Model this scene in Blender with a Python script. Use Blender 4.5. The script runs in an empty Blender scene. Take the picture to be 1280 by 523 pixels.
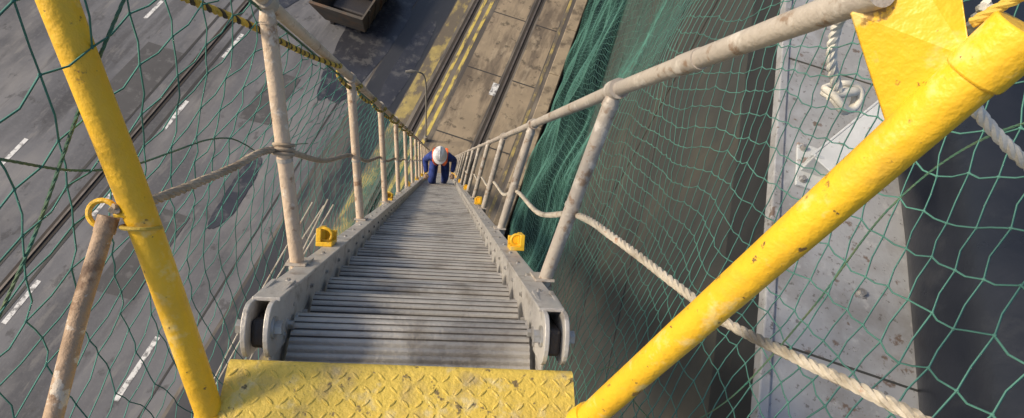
import bpy, math, random
import numpy as np
from mathutils import Vector, Matrix, noise
random.seed(7); np.random.seed(7)
S=bpy.context.scene
S.view_settings.view_transform='Standard'; S.view_settings.look='None'; S.view_settings.exposure=0
H=18.0
yaw=math.radians(17.6); inc=math.radians(55.0)
A=Vector((math.cos(yaw),math.sin(yaw),0))
hd=Vector((-math.sin(yaw),math.cos(yaw),0))
L=hd*math.cos(inc)+Vector((0,0,-math.sin(inc)))
U=A.cross(L)
O=Vector((0,0,H))
def lad(x,s,z): return O+A*x+L*s+U*z
hc,hs=math.cos(inc),math.sin(inc)
# ---------- materials ----------
def new_mat(name):
    m=bpy.data.materials.new(name); m.use_nodes=True
    nt=m.node_tree; b=nt.nodes['Principled BSDF']
    return m,nt,b
def rgba(c): return (c[0],c[1],c[2],1)
def noise_node(nt,vec,scale,detail=4,rough=.6):
    n=nt.nodes.new('ShaderNodeTexNoise'); n.inputs['Scale'].default_value=scale
    n.inputs['Detail'].default_value=detail; n.inputs['Roughness'].default_value=rough
    nt.links.new(vec,n.inputs['Vector']); return n
def ramp(nt,fac,a,b,c0=(0,0,0,1),c1=(1,1,1,1)):
    r=nt.nodes.new('ShaderNodeValToRGB'); r.color_ramp.elements[0].position=a; r.color_ramp.elements[1].position=b
    r.color_ramp.elements[0].color=c0; r.color_ramp.elements[1].color=c1
    nt.links.new(fac,r.inputs['Fac']); return r
def mix(nt,fac,c1,c2):
    m=nt.nodes.new('ShaderNodeMixRGB')
    if isinstance(fac,(int,float)): m.inputs[0].default_value=fac
    else: nt.links.new(fac,m.inputs[0])
    for i,c in ((1,c1),(2,c2)):
        if isinstance(c,tuple): m.inputs[i].default_value=rgba(c)
        else: nt.links.new(c,m.inputs[i])
    return m
def mat(name,base,var,scale=8,rough=.6,metal=0,bump=.2,bscale=60,layers=(),stretch=(1,1,1),rvar=.15,bdist=.01,spec=.5):
    m,nt,b=new_mat(name)
    tc=nt.nodes.new('ShaderNodeTexCoord'); mp=nt.nodes.new('ShaderNodeMapping'); mp.inputs['Scale'].default_value=stretch
    nt.links.new(tc.outputs['Object'],mp.inputs[0]); vec=mp.outputs[0]
    n=noise_node(nt,vec,scale,4)
    col=mix(nt,ramp(nt,n.outputs['Fac'],.35,.65).outputs[0],base,var)
    for (c,lo,hi,sc,st,amt) in layers:
        mp2=nt.nodes.new('ShaderNodeMapping'); mp2.inputs['Scale'].default_value=st
        mp2.inputs['Location'].default_value=(random.random()*50,random.random()*50,random.random()*50)
        nt.links.new(tc.outputs['Object'],mp2.inputs[0])
        nn=noise_node(nt,mp2.outputs[0],sc,5,.65)
        r=ramp(nt,nn.outputs['Fac'],lo,hi,(0,0,0,1),(amt,amt,amt,1))
        col=mix(nt,r.outputs[0],col.outputs[0],c)
    nt.links.new(col.outputs[0],b.inputs['Base Color'])
    b.inputs['Metallic'].default_value=metal; b.inputs['Specular IOR Level'].default_value=spec
    rr=nt.nodes.new('ShaderNodeMapRange'); rr.inputs['To Min'].default_value=max(rough-rvar,.05); rr.inputs['To Max'].default_value=min(rough+rvar,1)
    nt.links.new(n.outputs['Fac'],rr.inputs['Value']); nt.links.new(rr.outputs[0],b.inputs['Roughness'])
    if bump>0:
        bn=noise_node(nt,tc.outputs['Object'],bscale,3)
        bp=nt.nodes.new('ShaderNodeBump'); bp.inputs['Strength'].default_value=bump; bp.inputs['Distance'].default_value=bdist
        nt.links.new(bn.outputs['Fac'],bp.inputs['Height']); nt.links.new(bp.outputs[0],b.inputs['Normal'])
    return m
one=(1,1,1)
M={}
M['yellow']=mat('yellow_paint',(.88,.53,.028),(.80,.46,.025),6,.42,0,.35,45,[((.84,.68,.30),.57,.68,13,one,.6),((.26,.14,.04),.635,.67,20,one,.85),((.48,.30,.06),.56,.74,6,one,.5),((.12,.07,.04),.66,.69,48,one,.9)])
M['yplate']=mat('yellow_plate_paint',(.78,.57,.10),(.68,.49,.09),5,.6,0,.4,80,[((.70,.62,.40),.56,.68,18,one,.5),((.35,.27,.14),.52,.7,10,one,.7),((.12,.09,.06),.61,.66,34,one,.85)])
M['beige']=mat('weathered_post_paint',(.68,.53,.39),(.56,.43,.31),5,.55,0,.35,70,[((.28,.15,.08),.58,.65,18,one,.8),((.8,.72,.62),.57,.64,30,one,.6)])
M['pole']=mat('rusted_pole_paint',(.46,.32,.21),(.36,.24,.15),5,.6,0,.35,70,[((.20,.11,.06),.54,.62,14,one,.8),((.66,.58,.48),.57,.61,22,one,.8)])
M['grail']=mat('galvanised_rail',(.50,.45,.39),(.40,.36,.32),6,.5,.1,.3,70,[((.24,.15,.09),.55,.65,22,one,.8),((.68,.64,.58),.57,.64,12,one,.7)])
M['alu']=mat('aluminium',(.58,.56,.53),(.46,.44,.42),5,.45,.3,.25,60,[((.2,.17,.14),.54,.68,14,one,.75),((.72,.70,.68),.58,.66,9,one,.5)])
M['tread']=mat('ribbed_tread',(.52,.50,.47),(.41,.395,.375),6,.5,.3,.3,90,[((.18,.16,.14),.50,.68,5,one,.7)])
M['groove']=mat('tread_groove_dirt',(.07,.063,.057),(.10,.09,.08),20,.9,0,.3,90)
M['steel_dark']=mat('dark_steel',(.04,.04,.045),(.07,.06,.055),20,.5,.4,.3,60)
M['bolt']=mat('bolt_steel',(.5,.5,.5),(.35,.33,.3),30,.4,.6,.2,60)
M['net']=mat('net_twine',(.055,.22,.18),(.04,.15,.125),3,.8,0,0)
M['snet']=mat('ship_net_twine',(.085,.25,.20),(.06,.17,.145),2,.8,0,0)
M['cord']=mat('net_border_cord',(.04,.16,.12),(.12,.16,.08),15,.8,0,.3,200)
M['rope']=mat('guard_rope_fibre',(.54,.49,.41),(.40,.36,.29),12,.9,0,.6,300,[((.18,.15,.11),.52,.64,9,one,.7),((.35,.14,.06),.63,.67,14,one,.7)],bdist=.003)
M['wrope']=mat('white_rope',(.72,.70,.64),(.55,.52,.45),12,.85,0,.5,300,bdist=.003)
M['brope']=mat('brown_rope',(.44,.36,.27),(.32,.25,.18),12,.9,0,.5,300,bdist=.003)
M['yrope']=mat('yellow_strand',(.62,.43,.07),(.45,.31,.06),12,.8,0,.3,300)
M['krope']=mat('black_strand',(.035,.03,.025),(.10,.075,.045),12,.8,0,.3,300)
M['asphalt']=mat('asphalt',(.155,.158,.175),(.108,.111,.127),.4,.8,0,.3,14,
   [((.058,.060,.072),.46,.57,.30,(1,.30,1),.7),((.26,.25,.245),.54,.70,.30,(1,.4,1),.6),((.045,.046,.053),.57,.65,.8,(1,.12,1),.6),((.24,.23,.22),.58,.66,2.6,(1,.25,1),.35),((.04,.04,.045),.60,.66,1.6,(1,.7,1),.6),((.20,.20,.205),.5,.7,9,one,.25)],stretch=(1,.35,1))
M['wet']=mat('wet_asphalt',(.03,.032,.038),(.045,.047,.055),.8,.4,0,.1,8,[((.12,.11,.10),.52,.62,.7,(1,.35,1),.8)],stretch=(1,.3,1),rvar=.12)
M['puddle']=mat('puddle_water',(.03,.032,.042),(.045,.047,.058),1.2,.25,0,.05,3,[((.10,.10,.105),.52,.62,2,one,.8)],rvar=.12)
M['patch']=mat('tar_patch',(.06,.06,.066),(.08,.08,.086),1.5,.85,0,.2,20,[((.15,.15,.155),.55,.65,3,one,.6)])
M['conc']=mat('apron_concrete',(.34,.27,.19),(.26,.21,.15),.8,.85,0,.4,16,[((.10,.08,.065),.46,.60,1.2,(1,.2,1),.8),((.48,.40,.29),.56,.70,2,(1,.4,1),.5),((.06,.05,.04),.57,.65,2.5,(1,1,1),.7)])
M['conc2']=mat('track_concrete',(.20,.175,.145),(.14,.125,.11),.8,.85,0,.4,16,[((.06,.055,.055),.46,.58,1.6,(1,.12,1),.8),((.32,.27,.20),.56,.68,2,(1,.25,1),.6)])
M['cope']=mat('quay_coping',(.36,.29,.20),(.26,.21,.15),1.2,.85,0,.4,16,[((.10,.08,.06),.48,.62,1.5,one,.85)])
M['wline']=mat('white_road_paint',(.72,.72,.72),(.6,.6,.6),6,.7,0,.1,30,[((.15,.15,.16),.48,.58,5,one,.9)])
M['yline']=mat('yellow_road_paint',(.66,.52,.13),(.52,.40,.11),3,.7,0,.1,30,[((.16,.13,.10),.50,.60,4,(1,.4,1),.9)])
M['yfaded']=mat('faded_yellow_paint',(.42,.33,.12),(.30,.24,.10),3,.8,0,.1,30,[((.13,.11,.09),.42,.54,2.5,(1,.5,1),.95)])
M['railst']=mat('crane_rail_steel',(.10,.085,.075),(.15,.13,.12),3,.55,.3,.1,30)
M['groove2']=mat('rail_groove',(.03,.027,.025),(.05,.04,.035),2,.9,0,.2,30)
M['tar']=mat('tar_joint',(.025,.025,.027),(.04,.04,.04),2,.7,0,.1,30)
M['hull']=mat('hull_paint',(.060,.062,.060),(.042,.046,.047),.8,.7,0,.15,5,[((.115,.105,.08),.50,.72,.9,(1,1,.6),.5),((.08,.055,.04),.63,.72,3,(1,1,.4),.3)],spec=.25)
M['sheer']=mat('sheer_strake_paint',(.022,.024,.028),(.035,.037,.04),2,.6,0,.15,6,[((.07,.06,.05),.6,.7,4,one,.5)],spec=.3)
M['deck']=mat('grey_deck_paint',(.38,.39,.41),(.31,.32,.335),2.5,.6,0,.2,30,[((.22,.21,.20),.48,.64,3,one,.65),((.5,.5,.5),.58,.68,10,one,.5),((.14,.09,.06),.62,.67,9,one,.85),((.10,.09,.08),.61,.65,30,one,.7)])
M['deckdk']=mat('dark_deck_paint',(.02,.022,.028),(.015,.017,.021),2.5,.7,0,.2,30,[((.045,.042,.04),.55,.7,5,one,.6)],spec=.15)
M['pipe']=mat('black_rubber_hose',(.011,.014,.022),(.017,.020,.029),3,.30,0,.2,14,[((.035,.038,.045),.56,.70,5,one,.6)],spec=.35,rvar=.08)
M['ltgrey']=mat('light_grey_paint',(.58,.60,.61),(.48,.50,.51),5,.5,0,.2,40,[((.2,.14,.1),.60,.66,14,one,.8)])
M['lamp']=mat('lamp_post_paint',(.30,.28,.24),(.22,.2,.18),5,.5,0,.1,40)
M['rust']=mat('skip_paint',(.10,.085,.07),(.075,.065,.055),1.5,.8,0,.3,14,[((.16,.09,.05),.5,.62,2,one,.7)])
M['navy']=mat('navy_coverall',(.025,.055,.27),(.018,.035,.16),9,.85,0,.4,40)
M['orange']=mat('orange_harness',(.85,.16,.04),(.7,.12,.03),9,.6,0,.2,60)
M['helmet']=mat('white_helmet',(.82,.82,.82),(.76,.76,.76),9,.3,0,0)
M['skin']=mat('skin',(.48,.27,.18),(.40,.21,.14),9,.55,0,.1,60)
M['boot']=mat('boot_leather',(.02,.018,.016),(.035,.03,.025),9,.5,0,.2,60)
M['glove']=mat('work_glove',(.45,.30,.22),(.36,.24,.17),20,.85,0,.3,90)
M['hair']=mat('dark_hair',(.02,.015,.01),(.03,.02,.015),20,.7,0,.3,90)
m,nt,b=new_mat('water'); b.inputs['Base Color'].default_value=(.008,.014,.014,1); b.inputs['Roughness'].default_value=.12
tc=nt.nodes.new('ShaderNodeTexCoord'); nn=noise_node(nt,tc.outputs['Object'],2.2,5); bp=nt.nodes.new('ShaderNodeBump'); bp.inputs['Strength'].default_value=.5; bp.inputs['Distance'].default_value=.15
nt.links.new(nn.outputs['Fac'],bp.inputs['Height']); nt.links.new(bp.outputs[0],b.inputs['Normal']); M['water']=m
# ---------- mesh helpers ----------
class MB:
    def __init__(s): s.v=[]; s.f=[]; s.m=[]
    def add(s,v,f,mi=0):
        o=len(s.v); s.v+= [tuple(p) for p in v]; s.f+=[tuple(i+o for i in q) for q in f]; s.m+=[mi]*len(f)
    def obj(s,name,mats,parent=None,smooth=True,bevel=0,auto=True):
        me=bpy.data.meshes.new(name); me.from_pydata(s.v,[],s.f); me.update()
        for m in (mats if isinstance(mats,list) else [mats]): me.materials.append(m)
        me.polygons.foreach_set('material_index',s.m)
        o=bpy.data.objects.new(name,me); S.collection.objects.link(o)
        if smooth:
            me.polygons.foreach_set('use_smooth',[True]*len(me.polygons))
            if auto: me.set_sharp_from_angle(angle=math.radians(40))
        if bevel:
            bm=o.modifiers.new('bevel','BEVEL'); bm.width=bevel; bm.segments=2; bm.limit_method='ANGLE'
        if parent: o.parent=parent
        return o
def empty(name):
    e=bpy.data.objects.new(name,None); S.collection.objects.link(e); e.empty_display_size=.2; return e
def frames(pts):
    pts=[Vector(p) for p in pts]; out=[]; prev=None
    for i,p in enumerate(pts):
        t=(pts[min(i+1,len(pts)-1)]-pts[max(i-1,0)])
        t=t.normalized() if t.length>1e-9 else Vector((0,0,1))
        if prev is None:
            n=t.orthogonal().normalized()
        else:
            n=prev-t*prev.dot(t); n=n.normalized() if n.length>1e-6 else t.orthogonal().normalized()
        prev=n; out.append((p,t,n,t.cross(n)))
    return out
def tube(mb,pts,r,seg=12,mi=0,caps=True,flat=1.0):
    fr=frames(pts); v=[];f=[]
    for k,(p,t,n,b) in enumerate(fr):
        rr=r[k] if isinstance(r,(list,tuple)) else r
        for j in range(seg):
            a=2*math.pi*j/seg; v.append(p+n*(math.cos(a)*rr)+b*(math.sin(a)*rr*flat))
    for k in range(len(fr)-1):
        for j in range(seg):
            f.append((k*seg+j,k*seg+(j+1)%seg,(k+1)*seg+(j+1)%seg,(k+1)*seg+j))
    if caps: f.append(tuple(range(seg))[::-1]); f.append(tuple((len(fr)-1)*seg+j for j in range(seg)))
    mb.add(v,f,mi)
def catmull(P,step):
    P=[Vector(p) for p in P]; P=[P[0]*2-P[1]]+P+[P[-1]*2-P[-2]]; out=[]
    for i in range(1,len(P)-2):
        n=max(2,int((P[i+1]-P[i]).length/step))
        for k in range(n):
            t=k/n; a,b,c,d=P[i-1],P[i],P[i+1],P[i+2]
            out.append(.5*((2*b)+(c-a)*t+(2*a-5*b+4*c-d)*t*t+(3*b-a-3*c+d)*t**3))
    out.append(P[-2]); return out
def rope(mb,P,r,mis=(0,0,0),pitch=None,seg=6):
    pitch=pitch or r*5.5; path=catmull(P,pitch/8); fr=frames(path); ln=0; acc=[0]
    for i in range(1,len(path)): ln+=(path[i]-path[i-1]).length; acc.append(ln)
    for k in range(3):
        pts=[p+(n*math.cos(2*math.pi*(acc[i]/pitch+k/3))+b*math.sin(2*math.pi*(acc[i]/pitch+k/3)))*r*.46 for i,(p,t,n,b) in enumerate(fr)]
        tube(mb,pts,r*.6,seg,mis[k])
BF=[(0,1,3,2),(4,6,7,5),(0,4,5,1),(2,3,7,6),(0,2,6,4),(1,5,7,3)]
def box(mb,fn,x0,x1,y0,y1,z0,z1,mi=0):
    mb.add([fn(x,y,z) for x in (x0,x1) for y in (y0,y1) for z in (z0,z1)],BF,mi)
W=lambda x,y,z:Vector((x,y,z))
def hexbolt(mb,c,ax,r,h,mi=0):
    ax=Vector(ax).normalized(); tube(mb,[c,c+ax*h*.25],r*1.5,14,mi); tube(mb,[c+ax*h*.25,c+ax*h],r,6,mi)
# ---------- ground ----------
def sheet(name,x0,x1,y0,y1,z,m,parent=None):
    mb=MB(); mb.add([(x0,y0,z),(x1,y0,z),(x1,y1,z),(x0,y1,z)],[(0,1,2,3)]); return mb.obj(name,m,parent,smooth=False)
mb=MB(); box(mb,W,-600,-.75,-600,900,-6,0); mb.obj('ground',M['asphalt'],smooth=False)
sheet('water',-.75,900,-600,900,-2.2,M['water'])
apron=empty('quay_apron')
y0,y1=-60,160
sheet('concrete_base',-8.0,-.76,y0,y1,.004,M['conc2'],apron)
sheet('wet_lane',-7.9,-6.35,y0,y1,.008,M['wet'],apron)
sheet('slab_strip_outer',-4.55,-3.05,y0,y1,.008,M['conc'],apron)
sheet('slab_strip_inner',-2.55,-1.55,y0,y1,.008,M['conc'],apron)
sheet('faded_marking_strip',-6.3,-5.75,y0,y1,.008,M['yfaded'],apron)
mb=MB()
for x in (-5.45,-2.8,-14.3): 
    sheet('rail_slot',x-.16,x+.16,y0,y1,.0125,M['groove2'],apron)
    box(mb,W,x-.035,x+.035,y0,y1,.013,.05)
mb.obj('crane_rail',M['railst'],apron,smooth=False)
mb=MB()
y=-20
while y<100:
    for a,b_ in ((-4.55,-3.05),(-2.55,-1.55)):
        mb.add([(a,y,.0125),(b_,y,.0125),(b_,y+.06,.0125),(a,y+.06,.0125)],[(0,1,2,3)])
    y+=3.7
mb.obj('slab_joint',M['tar'],apron,smooth=False)
for x in (-5.14,-4.82): sheet('yellow_lane_line',x-.065,x+.065,y0,y1,.0125,M['yline'],apron)
sheet('yellow_edge_line',-1.50,-1.38,y0,y1,.0125,M['yfaded'],apron)
mb=MB(); y=-30
while y<120: box(mb,W,-1.2,-.70,y,y+2.97,-.5,.16); y+=3.0
mb.obj('quay_coping_kerb',M['cope'],apron,smooth=False,bevel=.03)
mk=empty('road_markings')
def dash(xr,a,b_,w=.15):
    sheet('lane_dash',xr*H-w/2,xr*H+w/2,a*H,b_*H,.008,M['wline'],mk)
for k in range(-2,6):
    dash(-.752,.10+.215*k,.18+.215*k); dash(-.961,.135+.215*k,.20+.215*k)
    if k in (-1,0): dash(-.521,.05+.215*k,.158+.215*k)
for x in (-14.9,-13.75): sheet('road_seam',x-.05,x+.05,y0,y1,.0085,M['tar'],mk)
for x in (-8.55,): sheet('road_seam',x-.03,x+.03,y0,y1,.0085,M['tar'],mk)
mb=MB()
for (x,y,w,l) in ((-12,3.5,1.3,3.2),(-16.5,9,1.6,4),(-11.5,11,1.2,2.6)):
    mb.add([(x,y,.0125),(x+w,y+.1,.0125),(x+w-.05,y+l,.0125),(x+.05,y+l,.0125)],[(0,1,2,3)])
mb.obj('asphalt_patch',M['patch'],mk,smooth=False)
mb=MB()
def blob(cx,cy,rx,ry,sd,z=.0165):
    n=64; v=[(cx,cy,z)]
    for k in range(n):
        a=2*math.pi*k/n; r=1+.35*noise.noise(Vector((math.cos(a)*1.2,math.sin(a)*1.2,sd)))+.10*noise.noise(Vector((math.cos(a)*5,math.sin(a)*5,sd)))
        v.append((cx+math.cos(a)*rx*r,cy+math.sin(a)*ry*r,z))
    mb.add(v,[(0,1+k,1+(k+1)%n) for k in range(n)])
for i,q in enumerate(((-8.9,18.2,1.2,5.2),(-6.9,16,.45,3),(-12.9,21,1.4,3.5),(-9.9,8.2,.35,1.5))): blob(*q,i*3.3)
mb.obj('puddle',M['puddle'],smooth=False)
sheet('inspection_cover',-3.25,-2.98,15.9,16.6,.02,M['wline'],apron)
# skip container
sk=empty('cargo_skip')
mb=MB(); cx,cy=-10.0,18.4
b0=[(-.9,-1.5),(.9,-1.5),(.9,1.5),(-.9,1.5)]; t0=[(-1.15,-2.1),(1.15,-2.1),(1.15,2.1),(-1.15,2.1)]
v=[(cx+x,cy+y,.15) for x,y in b0]+[(cx+x,cy+y,1.4) for x,y in t0]+[(cx+x*.93,cy+y*.93,1.4) for x,y in t0]+[(cx+x*.93,cy+y*.93,.25) for x,y in b0]
f=[(3,2,1,0)]
for a in (0,4,8):
    for j in range(4): f.append((a+j,a+(j+1)%4,a+4+(j+1)%4,a+4+j))
f.append((12,13,14,15)); mb.add(v,f)
for j in range(-2,3):
    for sx in (-1,1): tube(mb,[(cx+sx*.93,cy+j*.6,.2),(cx+sx*1.16,cy+j*.72,1.38)],.045,6)
mb.obj('skip_shell',M['rust'],sk,smooth=False)
mb=MB(); box(mb,W,cx-.7,cx+.8,cy-1.2,cy+1.3,.3,.75); box(mb,W,cx-.3,cx+.6,cy-.3,cy+1.0,.75,1.2); mb.obj('skip_contents',M['steel_dark'],sk,smooth=False,bevel=.1)
for sx in (-1,1):
    mb=MB(); box(mb,W,cx+sx*.6-.08,cx+sx*.6+.08,cy-1.5,cy+1.5,0,.15); mb.obj('skid',M['steel_dark'],sk,smooth=False)
# street lamp
sl=empty('street_lamp'); mb=MB()
px,py=-4.75,12.7
tube(mb,[(px,py,0),(px,py,.25)],.07,12); 
tube(mb,catmull([(px,py,.2),(px,py,2.0),(px-.02,py-.02,3.2),(px-.12,py-.1,3.7),(px-.35,py-.25,3.85)],.15),.028,10)
mb.obj('lamp_pole',M['lamp'],sl); mb=MB(); tube(mb,[(px-.33,py-.24,3.84),(px-.42,py-.3,3.86),(px-.58,py-.4,3.87)],[.03,.06,.035],12,flat=.5); mb.obj('lamp_head',M['lamp'],sl)
# ---------- ship ----------
ship=empty('ship_hull'); zt=H-2.33
mb=MB(); box(mb,W,1.2,30,-50,70,-3,zt-.55); mb.obj('hull_side',M['hull'],ship,smooth=False)
mb=MB(); box(mb,W,1.17,30,-50,70,zt-.55,zt-.02); mb.obj('sheer_strake',M['sheer'],ship,smooth=False)
mb=MB(); box(mb,W,1.165,1.93,-50,70,zt-.02,zt); box(mb,W,1.15,1.2,-50,70,zt-.06,zt+.012); mb.obj('gunwale_deck',M['deck'],ship,smooth=False,bevel=.008)
mb=MB(); box(mb,W,1.93,30,-50,70,zt-.02,zt-.004); mb.obj('main_deck',M['deckdk'],ship,smooth=False)
mb=MB()
for z in (2.5,5,7.5,10,12.5): tube(mb,[(1.195,-50,z),(1.195,70,z)],.012,6)
y=-20
while y<60: tube(mb,[(1.195,y,-3),(1.195,y,zt-.6)],.01,6); y+=4.3
y=-8.3
while y<30: tube(mb,[(1.2,y,zt),(1.92,y,zt)],.006,6); y+=1.9
mb.obj('weld_seam',M['hull'],ship)
hose=MB(); tube(hose,[(2.2,-30+ i*.5,zt+.22) for i in range(150)],[.40+(.012 if i%5==0 else 0) for i in range(150)],28); hose.obj('black_deck_hose',M['pipe'])
mb=MB(); box(mb,W,2.75,4.2,-20,6,zt,zt+.35); mb.obj('deck_coaming',M['deckdk'],smooth=False,bevel=.03)
# bracket arm on deck
ba=empty('deck_bracket_arm')
p0=Vector((1.38,2.25,zt+.06)); p1=Vector((2.30,3.55,zt+.50)); d=(p1-p0).normalized(); sd=d.cross(Vector((0,0,1))).normalized(); up=sd.cross(d)
F=lambda x,y,z:p0+sd*x+d*y+up*z
mb=MB(); ln=(p1-p0).length
box(mb,F,-.075,-.062,-.05,ln,-.06,.10); box(mb,F,.062,.075,-.05,ln,-.06,.10); box(mb,F,-.062,.062,-.05,ln,.085,.097)
mb.obj('arm_channel',M['ltgrey'],ba,smooth=False,bevel=.004)
mb=MB(); box(mb,W,1.27,1.50,2.12,2.42,zt+.001,zt+.018); box(mb,W,1.29,1.48,2.22,2.24,zt+.018,zt+.15); mb.obj('base_plate',M['ltgrey'],ba,smooth=False,bevel=.004)
mb=MB()
for q in ((1.30,2.16),(1.47,2.16),(1.30,2.38),(1.47,2.38)): hexbolt(mb,Vector((q[0],q[1],zt+.018)),(0,0,1),.014,.025)
mb.obj('base_bolt',M['bolt'],ba)
mb=MB()
for q in ((1.55,.9),(1.62,1.6),(1.35,.4),(1.7,4.0),(1.4,5.0)): hexbolt(mb,Vector((q[0],q[1],zt)),(0,0,1),.018,.02)
mb.obj('deck_bolt',M['bolt'],ship)
# ---------- nets ----------
def net(name,fn,u0,u1,v0,v1,du,dv,r,m,knots=None,parent=None):
    nu=int((u1-u0)/du)+1; nv=int((v1-v0)/dv)+1
    P=np.zeros((nv,nu,3))
    for j in range(nv):
        for i in range(nu):
            u=u0+(i+.5*(j%2))*du; v=v0+j*dv
            w=noise.noise(Vector((u*1.7,v*1.7,3.1))); w2=noise.noise(Vector((u*1.7,v*1.7,9.7)))
            w3=noise.noise(Vector((u*9,v*9,1.3))); w4=noise.noise(Vector((u*9,v*9,5.3)))
            P[j,i]=fn(u+w*.09+w3*.022,v+w2*.09+w4*.022)
    E0=[];E1=[]
    for j in range(nv-1):
        a=P[j]; b=P[j+1]
        if j%2==0:
            E0+=[a,a[1:]]; E1+=[b,b[:-1]]
        else:
            E0+=[a,a[:-1]]; E1+=[b,b[1:]]
    E0=np.concatenate(E0);E1=np.concatenate(E1)
    d=E1-E0; ln=np.linalg.norm(d,axis=1,keepdims=True); d=d/np.maximum(ln,1e-6)
    ref=np.tile(np.array([[.31,.2,.93]]),(len(d),1)); n=np.cross(d,ref); n/=np.maximum(np.linalg.norm(n,axis=1,keepdims=True),1e-6); b=np.cross(d,n)
    mid=(E0+E1)/2; mid[:,2]-=.006+.006*np.random.rand(len(mid)); mid+= (np.random.rand(*mid.shape)-.5)*.008
    rings=[]
    for base in (E0,mid,E1):
        for k in range(3):
            a=2*math.pi*k/3; rings.append(base+n*math.cos(a)*r+b*math.sin(a)*r)
    V=np.stack(rings,1).reshape(-1,3); ne=len(E0)
    o=(np.arange(ne)*9)[:,None]
    fs=[]
    for q in (0,3):
        for k in range(3):
            fs.append(o+np.array([[q+k,q+(k+1)%3,q+3+(k+1)%3,q+3+k]]))
    Fc=np.stack(fs,1).reshape(-1,4)
    if knots:
        K=P.reshape(-1,3); K=K[[i for i in range(len(K)) if knots(K[i])]]
        rk=r*2.1; off=np.array([[rk,0,0],[-rk,0,0],[0,rk,0],[0,-rk,0],[0,0,rk],[0,0,-rk]])
        KV=(K[:,None,:]+off[None]).reshape(-1,3); base=len(V)+(np.arange(len(K))*6)[:,None,None]
        tr=np.array([[0,2,4],[2,1,4],[1,3,4],[3,0,4],[2,0,5],[1,2,5],[3,1,5],[0,3,5]])[None]
        KF=(base+tr).reshape(-1,3); V=np.concatenate([V,KV])
    else: KF=np.zeros((0,3),int)
    me=bpy.data.meshes.new(name); me.vertices.add(len(V)); me.vertices.foreach_set('co',V.ravel().astype(np.float32))
    nl=len(Fc)*4+len(KF)*3; me.loops.add(nl); me.loops.foreach_set('vertex_index',np.concatenate([Fc.ravel(),KF.ravel()]).astype(np.int32))
    me.polygons.add(len(Fc)+len(KF)); st=np.concatenate([np.arange(len(Fc))*4,len(Fc)*4+np.arange(len(KF))*3]).astype(np.int32)
    me.polygons.foreach_set('loop_start',st)
    me.update(calc_edges=True); me.validate()
    me.materials.append(m); o=bpy.data.objects.new(name,me); S.collection.objects.link(o); o.parent=parent; return o
near=lambda p:(Vector(p)-O).length<4.5
def rnet(y,v):
    z=H-.30-v
    return (.80-.085*max(0,v-.8)+.08*math.sin(y*.9+v*.35)+.06*math.sin(y*2.3-v*1.1)+.07*noise.noise(Vector((y*.8,v*.8,0))),y,z)
rn=empty('ship_side_safety_net')
net('mesh_panel',rnet,-.9,20,0,17.2,.146,.073,.0026,M['snet'],near,rn)
sec=[(-.49,.36),(-.66,0),(-.80,-.45),(-.84,-.9),(-.70,-1.3),(-.35,-1.5),(.05,-1.52),(.45,-1.42),(.80,-1.2)]
sv=[0]
for i in range(1,len(sec)): sv.append(sv[-1]+math.dist(sec[i],sec[i-1]))
def secp(v):
    v=max(0,min(sv[-1]-1e-6,v))
    for i in range(1,len(sec)):
        if v<=sv[i]:
            t=(v-sv[i-1])/(sv[i]-sv[i-1]); t=max(0,min(1,t))
            return sec[i-1][0]*(1-t)+sec[i][0]*t, sec[i-1][1]*(1-t)+sec[i][1]*t
def unet(s,v):
    x,z=secp(v); amp=min(1,v*2)*.05
    x+=amp*math.sin(s*1.3+v*2); z+=amp*math.sin(s*.9-v*3)
    return tuple(lad(x,s,z))
un=empty('gangway_safety_net')
net('mesh_panel',unet,.3,19.6,0,sv[-1],.156,.078,.0019,M['net'],near,un)
mb=MB()
rope(mb,[unet(.3+i*.5,0.0) for i in range(39)],.0045,pitch=.06,seg=4)
rope(mb,[unet(1.05,.05+i*.25) for i in range(10)],.003,pitch=.05,seg=5)
rope(mb,[unet(.9+i*.2,.42+.03*math.sin(i)) for i in range(12)],.0025,pitch=.05,seg=5)
mb.obj('border_cord',M['cord'],un)
mb=MB()
rope(mb,[rnet(.9+.25*math.sin(i),.2+i*.35) for i in range(10)],.003,pitch=.05,seg=4)
rope(mb,[rnet(i*.5,.35+.04*math.sin(i*2)) for i in range(20)],.004,pitch=.05,seg=4)
mb.obj('border_cord',M['cord'],rn)
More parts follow.
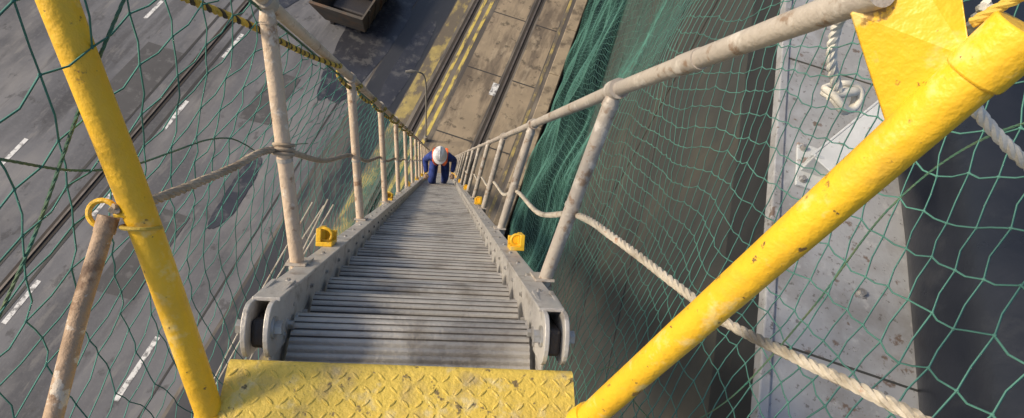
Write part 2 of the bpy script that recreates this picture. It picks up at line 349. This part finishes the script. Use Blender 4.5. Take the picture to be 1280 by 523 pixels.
# ---------- ladder ----------
LD=empty('accommodation_ladder')
SE=21.55
def extr(mb,prof,s0,s1,mi=0):
    n=len(prof); v=[lad(x,s0,z) for x,z in prof]+[lad(x,s1,z) for x,z in prof]
    f=[(i,(i+1)%n,n+(i+1)%n,n+i) for i in range(n)]; f.append(tuple(range(n))[::-1]); f.append(tuple(range(n,2*n))); mb.add(v,f,mi)
TS=.235
for sgn,nm in ((-1,'stringer'),(1,'stringer')):
    xc=-.05; i_=xc+sgn*.316; o_=xc+sgn*.382; w=xc+sgn*.331; w2=xc+sgn*.339
    prof=[(i_,-.352),(o_,-.352),(o_,-.362),(w2,-.362),(w2,-.618),(o_,-.618),(o_,-.63),(i_,-.63),(i_,-.618),(w,-.618),(w,-.362),(i_,-.362)]
    mb=MB(); extr(mb,prof,1.42,SE)
    mb.obj(nm,M['alu'],LD,smooth=False,bevel=.002)
    mb=MB(); s=1.52
    while s<SE-.2:
        hexbolt(mb,lad(w,s-.02,-.47),-A*sgn,.009,.012)
        if s<8:
            hexbolt(mb,lad(w,s+.07,-.41),-A*sgn,.006,.008)
            hexbolt(mb,lad(xc+sgn*.349,s+.1,-.352),U,.006,.006)
        s+=TS
    mb.obj('stringer_bolt',M['bolt'],LD)
    for xo in (.330,.380):
        mb=MB(); xx=xc+sgn*xo; pts=[]
        for k in range(13):
            a=math.pi/2+math.pi*k/12; pts.append((1.40+math.cos(a)*.045,-.425+math.sin(a)*.066))
        pts+= [(1.60,-.495),(1.60,-.345)]
        n=len(pts); v=[lad(xx-.006,p[0],p[1]) for p in pts]+[lad(xx+.006,p[0],p[1]) for p in pts]
        f=[tuple(range(n))[::-1],tuple(range(n,2*n))]+[(i,(i+1)%n,n+(i+1)%n,n+i) for i in range(n)]
        mb.add(v,f); mb.obj('end_lug',M['alu'],LD,smooth=False,bevel=.002)
    mb=MB(); box(mb,lad,xc+sgn*.355-.018,xc+sgn*.355+.018,1.39,1.58,-.47,-.40); mb.obj('hinge_block',M['steel_dark'],LD,smooth=False,bevel=.01)
    mb=MB(); hexbolt(mb,lad(xc+sgn*.324,1.40,-.42),-A*sgn,.018,.022); hexbolt(mb,lad(xc+sgn*.386,1.40,-.42),A*sgn,.018,.02)
    hexbolt(mb,lad(xc+sgn*.324,1.53,-.45),-A*sgn,.012,.016); mb.obj('hinge_bolt',M['bolt'],LD)
# treads
mb=MB(); s=1.50; rib=.0205
while s<SE:
    xs=(-.05-.314,-.05+.314); prof=[]; N=54; u0=-.112; u1=.108
    for k in range(N+1):
        u=u0+(u1-u0)*k/N; e=max(0,(u-.055))/.053
        v=-.9*u*u-.022*e*e; ph=(u-u0)/rib
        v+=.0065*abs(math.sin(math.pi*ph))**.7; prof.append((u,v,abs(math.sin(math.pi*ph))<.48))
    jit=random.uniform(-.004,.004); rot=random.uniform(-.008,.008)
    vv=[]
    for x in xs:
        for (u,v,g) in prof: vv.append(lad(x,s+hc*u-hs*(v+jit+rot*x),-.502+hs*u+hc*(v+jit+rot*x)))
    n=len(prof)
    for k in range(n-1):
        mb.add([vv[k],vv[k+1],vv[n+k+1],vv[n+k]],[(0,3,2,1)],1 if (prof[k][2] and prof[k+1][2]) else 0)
    def T(x,u,v): return lad(x,s+hc*u-hs*v,-.502+hs*u+hc*v)
    box(mb,T,xs[0],xs[1],u1-.008,u1+.001,-.060,-.033,1); box(mb,T,xs[0],xs[1],u0,u1-.01,-.062,-.055,1)
    for x in (xs[0]+.001,xs[1]-.007): box(mb,T,x,x+.006,u0+.01,u1-.01,-.055,-.014,0)
    s+=TS
o=mb.obj('tread',[M['tread'],M['groove']],LD,smooth=False)
# posts & rails
def lp(pts): return [lad(*p) for p in pts]
SP=1.4
lb=[(-.43,1.87+SP*i,-.383) for i in range(15)]; lt=[(-.48,1.60+SP*i,.385) for i in range(15)]
rb=[(.34,1.80+SP*i,-.383) for i in range(15)]; rt=[(.44,1.49+SP*i,.22) for i in range(15)]
def lerp(a,b,t): return tuple(a[i]*(1-t)+b[i]*t for i in range(3))
mp=MB(); mg=MB(); mc=MB()
for i in range(14):
    for a,b_,mbx in ((lb[i],lt[i],mp),(rb[i],rt[i],mg)):
        tube(mbx,lp([lerp(a,b_,-.12),lerp(a,b_,.3),lerp(a,b_,.6),lerp(a,b_,.95)]),.0215,16)
        tube(mbx,lp([lerp(a,b_,.93),lerp(a,b_,.985)]),[.024,.016],14)
        tube(mc,lp([(b_[0],b_[1]-.03,b_[2]),(b_[0],b_[1]+.03,b_[2])]),.027,16)
        tube(mc,lp([lerp(a,b_,.46),lerp(a,b_,.475)]),.0235,14)
        tube(mc,lp([lerp(a,b_,-.03),lerp(a,b_,.03)]),.028,14)
        box(mc,lad,a[0]-.03,a[0]+.03,a[1]-.05,a[1]+.07,-.351,-.343)
mp.obj('stanchion',M['beige'],LD); mg.obj('stanchion',M['grail'],LD); mc.obj('stanchion_clamp',M['grail'],LD)
mb=MB(); tube(mb,lp([(-.475,.5,.395)]+[(lt[i][0],lt[i][1],lt[i][2]+.004*math.sin(i*2)) for i in range(14)]+[(-.48,20.8,.385)]),.0185,16); mb.obj('handrail',M['beige'],LD)
mb=MB(); tube(mb,lp([(.47,.60,.222)]+[(rt[i][0],rt[i][1],rt[i][2]) for i in range(14)]+[(.44,20.8,.22)]),.0185,18)
tube(mb,lp([(.455,1.02,.2205),(.452,1.10,.2205)]),.0205,18)
mb.obj('handrail',M['grail'],LD)
mb=MB()
for i in range(7):
    for sg,xb,s0 in ((-1,-.428,2.30),(1,.335,2.45)):
        s=s0+SP*2*i*.95
        box(mb,lad,xb-.03,xb+.03,s-.06,s+.05,-.352,-.335); box(mb,lad,xb-.03 if sg<0 else xb+.012,xb-.012 if sg<0 else xb+.03,s-.06,s+.05,-.335,-.285)
        box(mb,lad,xb-.03,xb+.03,s+.03,s+.05,-.335,-.30)
        c=lad(xb,s-.035,-.31)
        ring=[c+(A*math.cos(a)+U*math.sin(a))*.024 for a in [2*math.pi*k/16 for k in range(17)]]
        tube(mb,ring,.007,8)
mb.obj('yellow_latch',M['yellow'],LD,bevel=.002)
mb=MB(); tube(mb,lp([(-.5,SE+.05,-.62),(.41,SE+.05,-.62)]),.13,20); mb.obj('end_roller',M['steel_dark'],LD)
# mid ropes
GR=empty('guard_rope')
mb=MB(); pts=[(.72,.56,-.34),(.68,.70,-.31),(.585,1.037,-.282),(.54,1.126,-.25),(.455,1.40,-.17)]
for i in range(5):
    m_=lerp(rb[i],rt[i],.42); pts.append((m_[0]+.022,m_[1],m_[2])); n_=lerp(rb[i+1],rt[i+1],.42)
    pts.append(((m_[0]+n_[0])/2+.03,(m_[1]+n_[1])/2,(m_[2]+n_[2])/2-.055))
rope(mb,lp(pts),.0105)
mb.obj('rope_line',M['rope'],GR)
mb=MB(); pts=[]
for i in range(5,14):
    m_=lerp(rb[i],rt[i],.42); pts.append((m_[0]+.022,m_[1],m_[2])); 
    if i<13: pts.append((m_[0]+.03,m_[1]+.7,m_[2]-.055))
tube(mb,catmull(lp(pts),.2),.0105,6)
pts=[]
for i in range(4,14):
    m_=lerp(lb[i],lt[i],.5); pts.append((m_[0]-.022,m_[1],m_[2])); 
    if i<13: pts.append((m_[0]-.02,m_[1]+.7,m_[2]-.05))
tube(mb,catmull(lp(pts),.2),.0105,6); mb.obj('rope_line_far',M['rope'],GR)
mb=MB(); pts=[(-.575,1.10,-.125),(-.56,1.25,-.11),(-.52,1.5,-.055)]
for i in range(5):
    m_=lerp(lb[i],lt[i],.5); pts.append((m_[0]-.024,m_[1],m_[2]))
    if i<4: pts.append((m_[0]-.03,m_[1]+.7,m_[2]-.03))
rope(mb,lp(pts),.0105)
m_=lerp(lb[0],lt[0],.5)
for q in range(3):
    c=lad(m_[0],m_[1]-.0,m_[2]+.013*q-.01); tube(mb,[c+(A*math.cos(a)+L*math.sin(a))*.027 for a in [2*math.pi*k/14 for k in range(15)]],.006,6)
mb.obj('rope_line',M['brope'],GR)
SPo=empty('platform_side_pole')
mb=MB(); tube(mb,lp([(-.595,1.115,-.155),(-.62,1.09,-.30),(-.645,1.06,-.49),(-.672,1.035,-.75),(-.70,1.01,-1.05)]),.0155,16); tube(mb,lp([(-.592,1.118,-.14),(-.597,1.113,-.17)]),.0175,16)
mb.obj('pole_tube',M['pole'],SPo)
# hazard rope
HZ=empty('hazard_rope'); mb=MB()
pts=[(-.66,1.15,.33),(-.59,1.41,.325),(-.53,1.62,.325),(-.51,1.85,.33),(-.50,2.2,.35)]
s=2.5;k=0
while s<9: pts.append((-.48+.028*math.cos(k*1.6),s,.375+.030*math.sin(k*1.6)-.01)); s+=.17; k+=1
rope(mb,lp(pts),.0098,(0,0,1),pitch=.055); mb.obj('twisted_line',[M['yrope'],M['krope']],HZ)
# ---------- platform ----------
PF=empty('gangway_platform')
e0=lad(-.05,1.345,-.487)
Pm=lambda x,u,v: e0+A*x-hd*u+Vector((0,0,v-.035*x))
mb=MB(); xl,xr=-.40,.400
box(mb,Pm,xl,xr,.012,.85,-.010,0)
v=[];f=[];n=7
for x in (xl,xr):
    for k in range(n):
        a=math.pi/2*k/(n-1); v.append(Pm(x,.012-.02*math.sin(a),-.02+.02*math.cos(a)))
    v.append(Pm(x,-.008,-.05)); 
f=[(k,k+1,n+1+k+1,n+1+k) for k in range(n)]; mb.add(v,f)
mb.obj('checker_plate',M['yplate'],PF,smooth=False)
mb=MB(); nx=27; pit=(xr-xl)/nx
for i in range(nx):
    for j in range(30):
        cx_=xl+pit*(i+.5); cu=.026+j*pit; 
        if cu>.84: continue
        th=math.radians(45 if (i+j)%2 else -45)+random.uniform(-.04,.04); wear=random.uniform(.55,1)
        Lh,Wh,Hh=.0125,.0034,.0026*wear; v=[]; 
        for ring_,(sc,hz) in enumerate(((1,.0003),(.7,Hh))):
            for k in range(8):
                a=2*math.pi*k/8; lx=math.cos(a)*Lh*sc; ly=math.sin(a)*Wh*sc
                v.append(Pm(cx_+lx*math.cos(th)-ly*math.sin(th),cu+lx*math.sin(th)+ly*math.cos(th),hz))
        mb.add(v,[(k,(k+1)%8,8+(k+1)%8,8+k) for k in range(8)]+[tuple(range(8,16))])
mb.obj('plate_lozenge',M['yplate'],PF,smooth=True)
mb=MB()
for x in (-.33,-.06,.05,.28): hexbolt(mb,Pm(x,.150,.003),(0,0,1),.008,.005)
mb.obj('plate_bolt',M['yplate'],PF)
mb=MB(); box(mb,Pm,xl+.01,xr-.01,.02,.85,-.09,-.012); mb.obj('platform_frame',M['steel_dark'],PF,smooth=False)
def lump(pts,n,r):
    P=catmull(pts,(Vector(pts[1])-Vector(pts[0])).length/n); return P,[r*(1+.02*noise.noise(p*9)) for p in P]
mb=MB()
P,R=lump(lp([(-.465,1.29,-.60),(-.54,1.145,-.17),(-.61,1.0,.21),(-.70,.81,.72)]),14,.028); tube(mb,P,R,24)
tube(mb,lp([(-.463,1.293,-.62),(-.468,1.284,-.575)]),[.036,.032],20)
P,R=lump(lp([(.345,1.21,-.555),(.458,.873,-.195),(.572,.530,.170)]),14,.029); tube(mb,P,R,28)
tube(mb,lp([(.343,1.215,-.56),(.352,1.19,-.53)]),[.038,.033],20)
mb.obj('yellow_post',M['yellow'],PF)
mb=MB(); tube(mb,lp([(.560,.566,.131),(.5735,.526,.1745)]),[.0325,.0325],28); mb.obj('post_cap',M['yellow'],PF,bevel=.003)
mb=MB(); g=[(.460,.635,.205),(.49,.60,.262),(.535,.582,.268),(.553,.565,.150),(.53,.646,.085)]
nv_=(lad(*g[2])-lad(*g[0])).cross(lad(*g[4])-lad(*g[0])).normalized()*.004
n=len(g); v=[lad(*p)+nv_ for p in g]+[lad(*p)-nv_ for p in g]
mb.add(v,[tuple(range(n)),tuple(range(n,2*n))[::-1]]+[(i,n+i,n+(i+1)%n,(i+1)%n) for i in range(n)])
mb.obj('gusset_plate',M['yellow'],PF,smooth=False,bevel=.002)
mb=MB(); c=lad(-.598,1.11,-.135)
tube(mb,[c+(A*math.cos(a)+U*math.sin(a))*.024 for a in [2*math.pi*k/20*.85 for k in range(21)]],.005,8); tube(mb,[c+A*.02,c+A*.05],.006,8)
mb.obj('hook_ring',M['yellow'],PF)
mb=MB()
p=lerp((-.465,1.29,-.60),(-.61,1.0,.21),.545); c=lad(*p); tube(mb,[c+(A*math.cos(a)+L*math.sin(a))*.0315 for a in [2*math.pi*k/16 for k in range(17)]],.004,6)
mb.obj('post_lashing',M['yrope'],PF)
WR=empty('white_lashing_rope'); mb=MB()
def cw(x,y,z): return Vector((x,y,H+z))
rope(mb,[cw(.70,1.72,-1.0),cw(.76,1.82,-1.13),cw(.80,1.87,-1.24),cw(.86,1.86,-1.36),cw(.95,1.85,-1.46)],.019)
c=cw(.98,1.86,-1.50)
for k,rr in enumerate((.058,.068)):
    tube(mb,[c+Vector((math.cos(a)*rr,math.sin(a)*rr*.9,.02*math.sin(a*2)+.02*k)) for a in [2*math.pi*q/24 for q in range(25)]],.013,10)
tube(mb,[c+Vector((-.06,-.03,.02)),c+Vector((.02,.0,.045)),c+Vector((.07,.05,.02))],.018,10)
mb.obj('rope_and_thimble',M['wrope'],WR)
mb=MB(); rope(mb,lp([(.60,.60,.22),(.65,.68,.18),(.724,.727,.131),(.81,.71,.048),(.95,.69,-.05),(1.1,.68,-.2)]),.0085); rope(mb,lp([(.588,.54,.165),(.60,.52,.185),(.59,.505,.195),(.575,.515,.20)]),.011); mb.obj('knotted_tail',M['wrope'],WR)
mb=MB(); rope(mb,lp([(.545,.56,.185),(.565,.53,.205),(.60,.51,.22),(.64,.50,.235)]),.006); mb.obj('yellow_tie',M['yrope'],WR)
CB=empty('hanging_cable'); mb=MB()
for k,(dx,dz) in enumerate(((0,0),(.05,.03),(-.06,.05),(.02,.12))):
    tube(mb,catmull(lp([(-.62+dx,3.2,-.28+dz*.3),(-.85+dx,3.0,-.75-dz),(-1.05+dx,2.75,-1.25-dz*2)]),.1),.0038,6)
mb.obj('cable_strand',M['rope'],CB)
# ---------- person ----------
PE=empty('climbing_worker')
foot=lad(-.05,1.50+TS*44,-.502)
BX=-A; BY=-hd; BZ=Vector((0,0,1))
Q=lambda x,y,z: foot+BX*x+BY*y+BZ*z
def skin(name,verts,edges,radii,m,sub=2,root=0):
    me=bpy.data.meshes.new(name); me.from_pydata([Q(*v) for v in verts],edges,[]); o=bpy.data.objects.new(name,me); S.collection.objects.link(o)
    sm=o.modifiers.new('skin','SKIN')
    if not len(me.skin_vertices):
        bpy.context.view_layer.objects.active=o; o.select_set(True)
        bpy.ops.mesh.customdata_skin_add()
    sk_=me.skin_vertices[0].data
    for i,r in enumerate(radii):
        sk_[i].radius=(r,r) if not isinstance(r,tuple) else r; sk_[i].use_root=(i==root)
    mm=o.modifiers.new('sub','SUBSURF'); mm.levels=sub; mm.render_levels=sub
    sm.use_smooth_shade=True
    me.materials.append(m); o.parent=PE; return o
hL=(.24,.36,.90); hR=(-.25,.28,.84)
V=[(0,-.08,.90),(0,.0,1.04),(0,.12,1.20),(0,.20,1.33),(0,.26,1.41),
   (.10,-.04,.84),(.13,.28,.64),(.105,.17,.29),
   (-.10,-.08,.84),(-.12,.10,.50),(-.105,-.04,.12),
   (.17,.21,1.33),(.27,.12,1.10),(hL[0],hL[1]-.05,hL[2]+.03),
   (-.17,.21,1.33),(-.275,.09,1.09),(hR[0],hR[1]-.05,hR[2]+.03)]
E=[(0,1),(1,2),(2,3),(3,4),(0,5),(5,6),(6,7),(0,8),(8,9),(9,10),(3,11),(11,12),(12,13),(3,14),(14,15),(15,16)]
R=[(.145,.12),(.14,.115),(.16,.125),(.14,.10),(.065,.065),.10,.082,.062,.10,.080,.062,.080,.060,.045,.080,.060,.045]
skin('coverall',V,E,R,M['navy'])
def ellip(mb,c,rx,ry,rz,m=0,nu=20,nv=12,v0=0.0,v1=1.0,tilt=0):
    v=[];f=[]
    for j in range(nv+1):
        ph=math.pi*(v0+(v1-v0)*j/nv)
        for i in range(nu):
            a=2*math.pi*i/nu; x,y,z=rx*math.sin(ph)*math.cos(a),ry*math.sin(ph)*math.sin(a),rz*math.cos(ph)
            y,z=y*math.cos(tilt)+z*math.sin(tilt),-y*math.sin(tilt)+z*math.cos(tilt)
            v.append(Q(c[0]+x,c[1]+y,c[2]+z))
    for j in range(nv):
        for i in range(nu): f.append((j*nu+i,j*nu+(i+1)%nu,(j+1)*nu+(i+1)%nu,(j+1)*nu+i))
    mb.add(v,f,m)
tl=math.radians(40); oy,oz=.13,-.06
mb=MB(); ellip(mb,(0,.18+oy,1.61+oz),.078,.10,.115,tilt=tl)
ellip(mb,(0,.215+oy,1.535+oz),.055,.06,.05,tilt=tl)
ellip(mb,(0,.285+oy,1.575+oz),.013,.022,.022,tilt=tl)
for sx in (-1,1): ellip(mb,(sx*.08,.17+oy,1.595+oz),.012,.022,.032,tilt=tl)
tube(mb,[Q(0,.25,1.38),Q(0,.15+oy,1.55+oz)],.052,14)
mb.obj('head',M['skin'],PE)
mb=MB(); ellip(mb,(0,.15+oy,1.61+oz),.082,.09,.10,v0=.3,v1=.75,tilt=0); mb.obj('hair',M['hair'],PE)
mb=MB()
for sx in (-1,1): ellip(mb,(sx*.03,.268+oy,1.60+oz),.011,.009,.008)
ellip(mb,(0,.272+oy,1.535+oz),.022,.008,.005)
mb.obj('eyes_and_mouth',M['hair'],PE)
mb=MB(); hc_=(0,.19+oy,1.635+oz)
ellip(mb,hc_,.115,.14,.125,v0=0,v1=.52,tilt=tl); ellip(mb,(0,.215+oy,1.622+oz),.128,.165,.018,tilt=tl); ellip(mb,(0,.21+oy,1.68+oz),.02,.13,.09,v0=0,v1=.5,tilt=tl)
mb.obj('hard_hat',M['helmet'],PE)
mb=MB()
for sx in (-1,1):
    tube(mb,catmull([Q(sx*.09,-.14,.98),Q(sx*.10,-.04,1.24),Q(sx*.115,.09,1.40),Q(sx*.12,.22,1.435),Q(sx*.11,.305,1.33),Q(sx*.09,.26,1.18),Q(sx*.07,.15,.98)],.03),.028,8,flat=.42)
tube(mb,[Q(math.cos(a)*.165,-.01+math.sin(a)*.145,1.0) for a in [2*math.pi*k/24 for k in range(25)]],.020,8)
tube(mb,[Q(-.10,.29,1.25),Q(.10,.29,1.25)],.018,8)
mb.obj('safety_harness',M['orange'],PE)
mb=MB()
for (x,y,z) in ((.105,.145,.1925),(-.105,-.04,0)):
    tube(mb,catmull([Q(x,y-.09,z+.055),Q(x,y,z+.065),Q(x,y+.09,z+.05),Q(x,y+.17,z+.04)],.03),.047,12,flat=.9)
    tube(mb,[Q(x,y-.02,z+.05),Q(x,y-.005,z+.20)],.056,14)
    box(mb,Q,x-.048,x+.048,y-.12,y+.20,z+.002,z+.018)
mb.obj('safety_boots',M['boot'],PE)
for sx,hh in ((1,hL),(-1,hR)):
    X,Y,Z=hh
    Vh=[(X,Y-.05,Z+.03),(X,Y,Z-.01)]; Eh=[(0,1)]; Rh=[.03,(.04,.026)]
    for q,(dx,ln_) in enumerate(((-.030,.9),(-.010,1.0),(.010,.95),(.030,.75))):
        b0_=len(Vh)
        Vh+=[(X+dx,Y+.02,Z-.035),(X+dx,Y+.02+.01,Z-.035-.035*ln_),(X+dx,Y+.015,Z-.035-.06*ln_),(X+dx,Y+.0,Z-.035-.075*ln_)]
        Eh+=[(1,b0_),(b0_,b0_+1),(b0_+1,b0_+2),(b0_+2,b0_+3)]; Rh+=[.011,.010,.0095,.008]
    b0_=len(Vh); Vh+=[(X-sx*.04,Y,Z-.0),(X-sx*.05,Y+.015,Z-.035)]; Eh+=[(0,b0_),(b0_,b0_+1)]; Rh+=[.012,.010]
    skin('gloved_hand',Vh,Eh,Rh,M['glove'],1)
# ---------- camera ----------
rw=A*.990-L*.1196+U*.0695; uw=A*-.060+L*.0811+U*.9946; fw=A*.1246+L*.9896-U*.0731
fw.normalize(); rw=(rw-fw*rw.dot(fw)).normalized(); uw=rw.cross(fw).normalized()
cam=bpy.data.cameras.new('camera'); co=bpy.data.objects.new('camera',cam); S.collection.objects.link(co)
cam.sensor_width=36; cam.lens=36*720/1280; cam.clip_start=.02; cam.clip_end=3000
mw=Matrix((rw,uw,-fw)).transposed().to_4x4(); mw.translation=O; co.matrix_world=mw; S.camera=co
# ---------- light ----------
w=bpy.data.worlds.new('World'); S.world=w; w.use_nodes=True; nt=w.node_tree
sky=nt.nodes.new('ShaderNodeTexSky'); sky.sky_type='NISHITA'; sky.sun_disc=False
el=math.radians(36); az=math.radians(-105)
sky.sun_elevation=el; sky.sun_rotation=az; sky.air_density=1.0; sky.dust_density=3.0
nt.links.new(sky.outputs[0],nt.nodes['Background'].inputs[0]); nt.nodes['Background'].inputs[1].default_value=.15
sd_=Vector((math.sin(az)*math.cos(el),math.cos(az)*math.cos(el),math.sin(el)))
sun=bpy.data.lights.new('sun','SUN'); sun.energy=3.6; sun.angle=math.radians(10); sun.color=(1,.85,.63)
so=bpy.data.objects.new('sun',sun); S.collection.objects.link(so); so.rotation_euler=sd_.to_track_quat('Z','Y').to_euler()
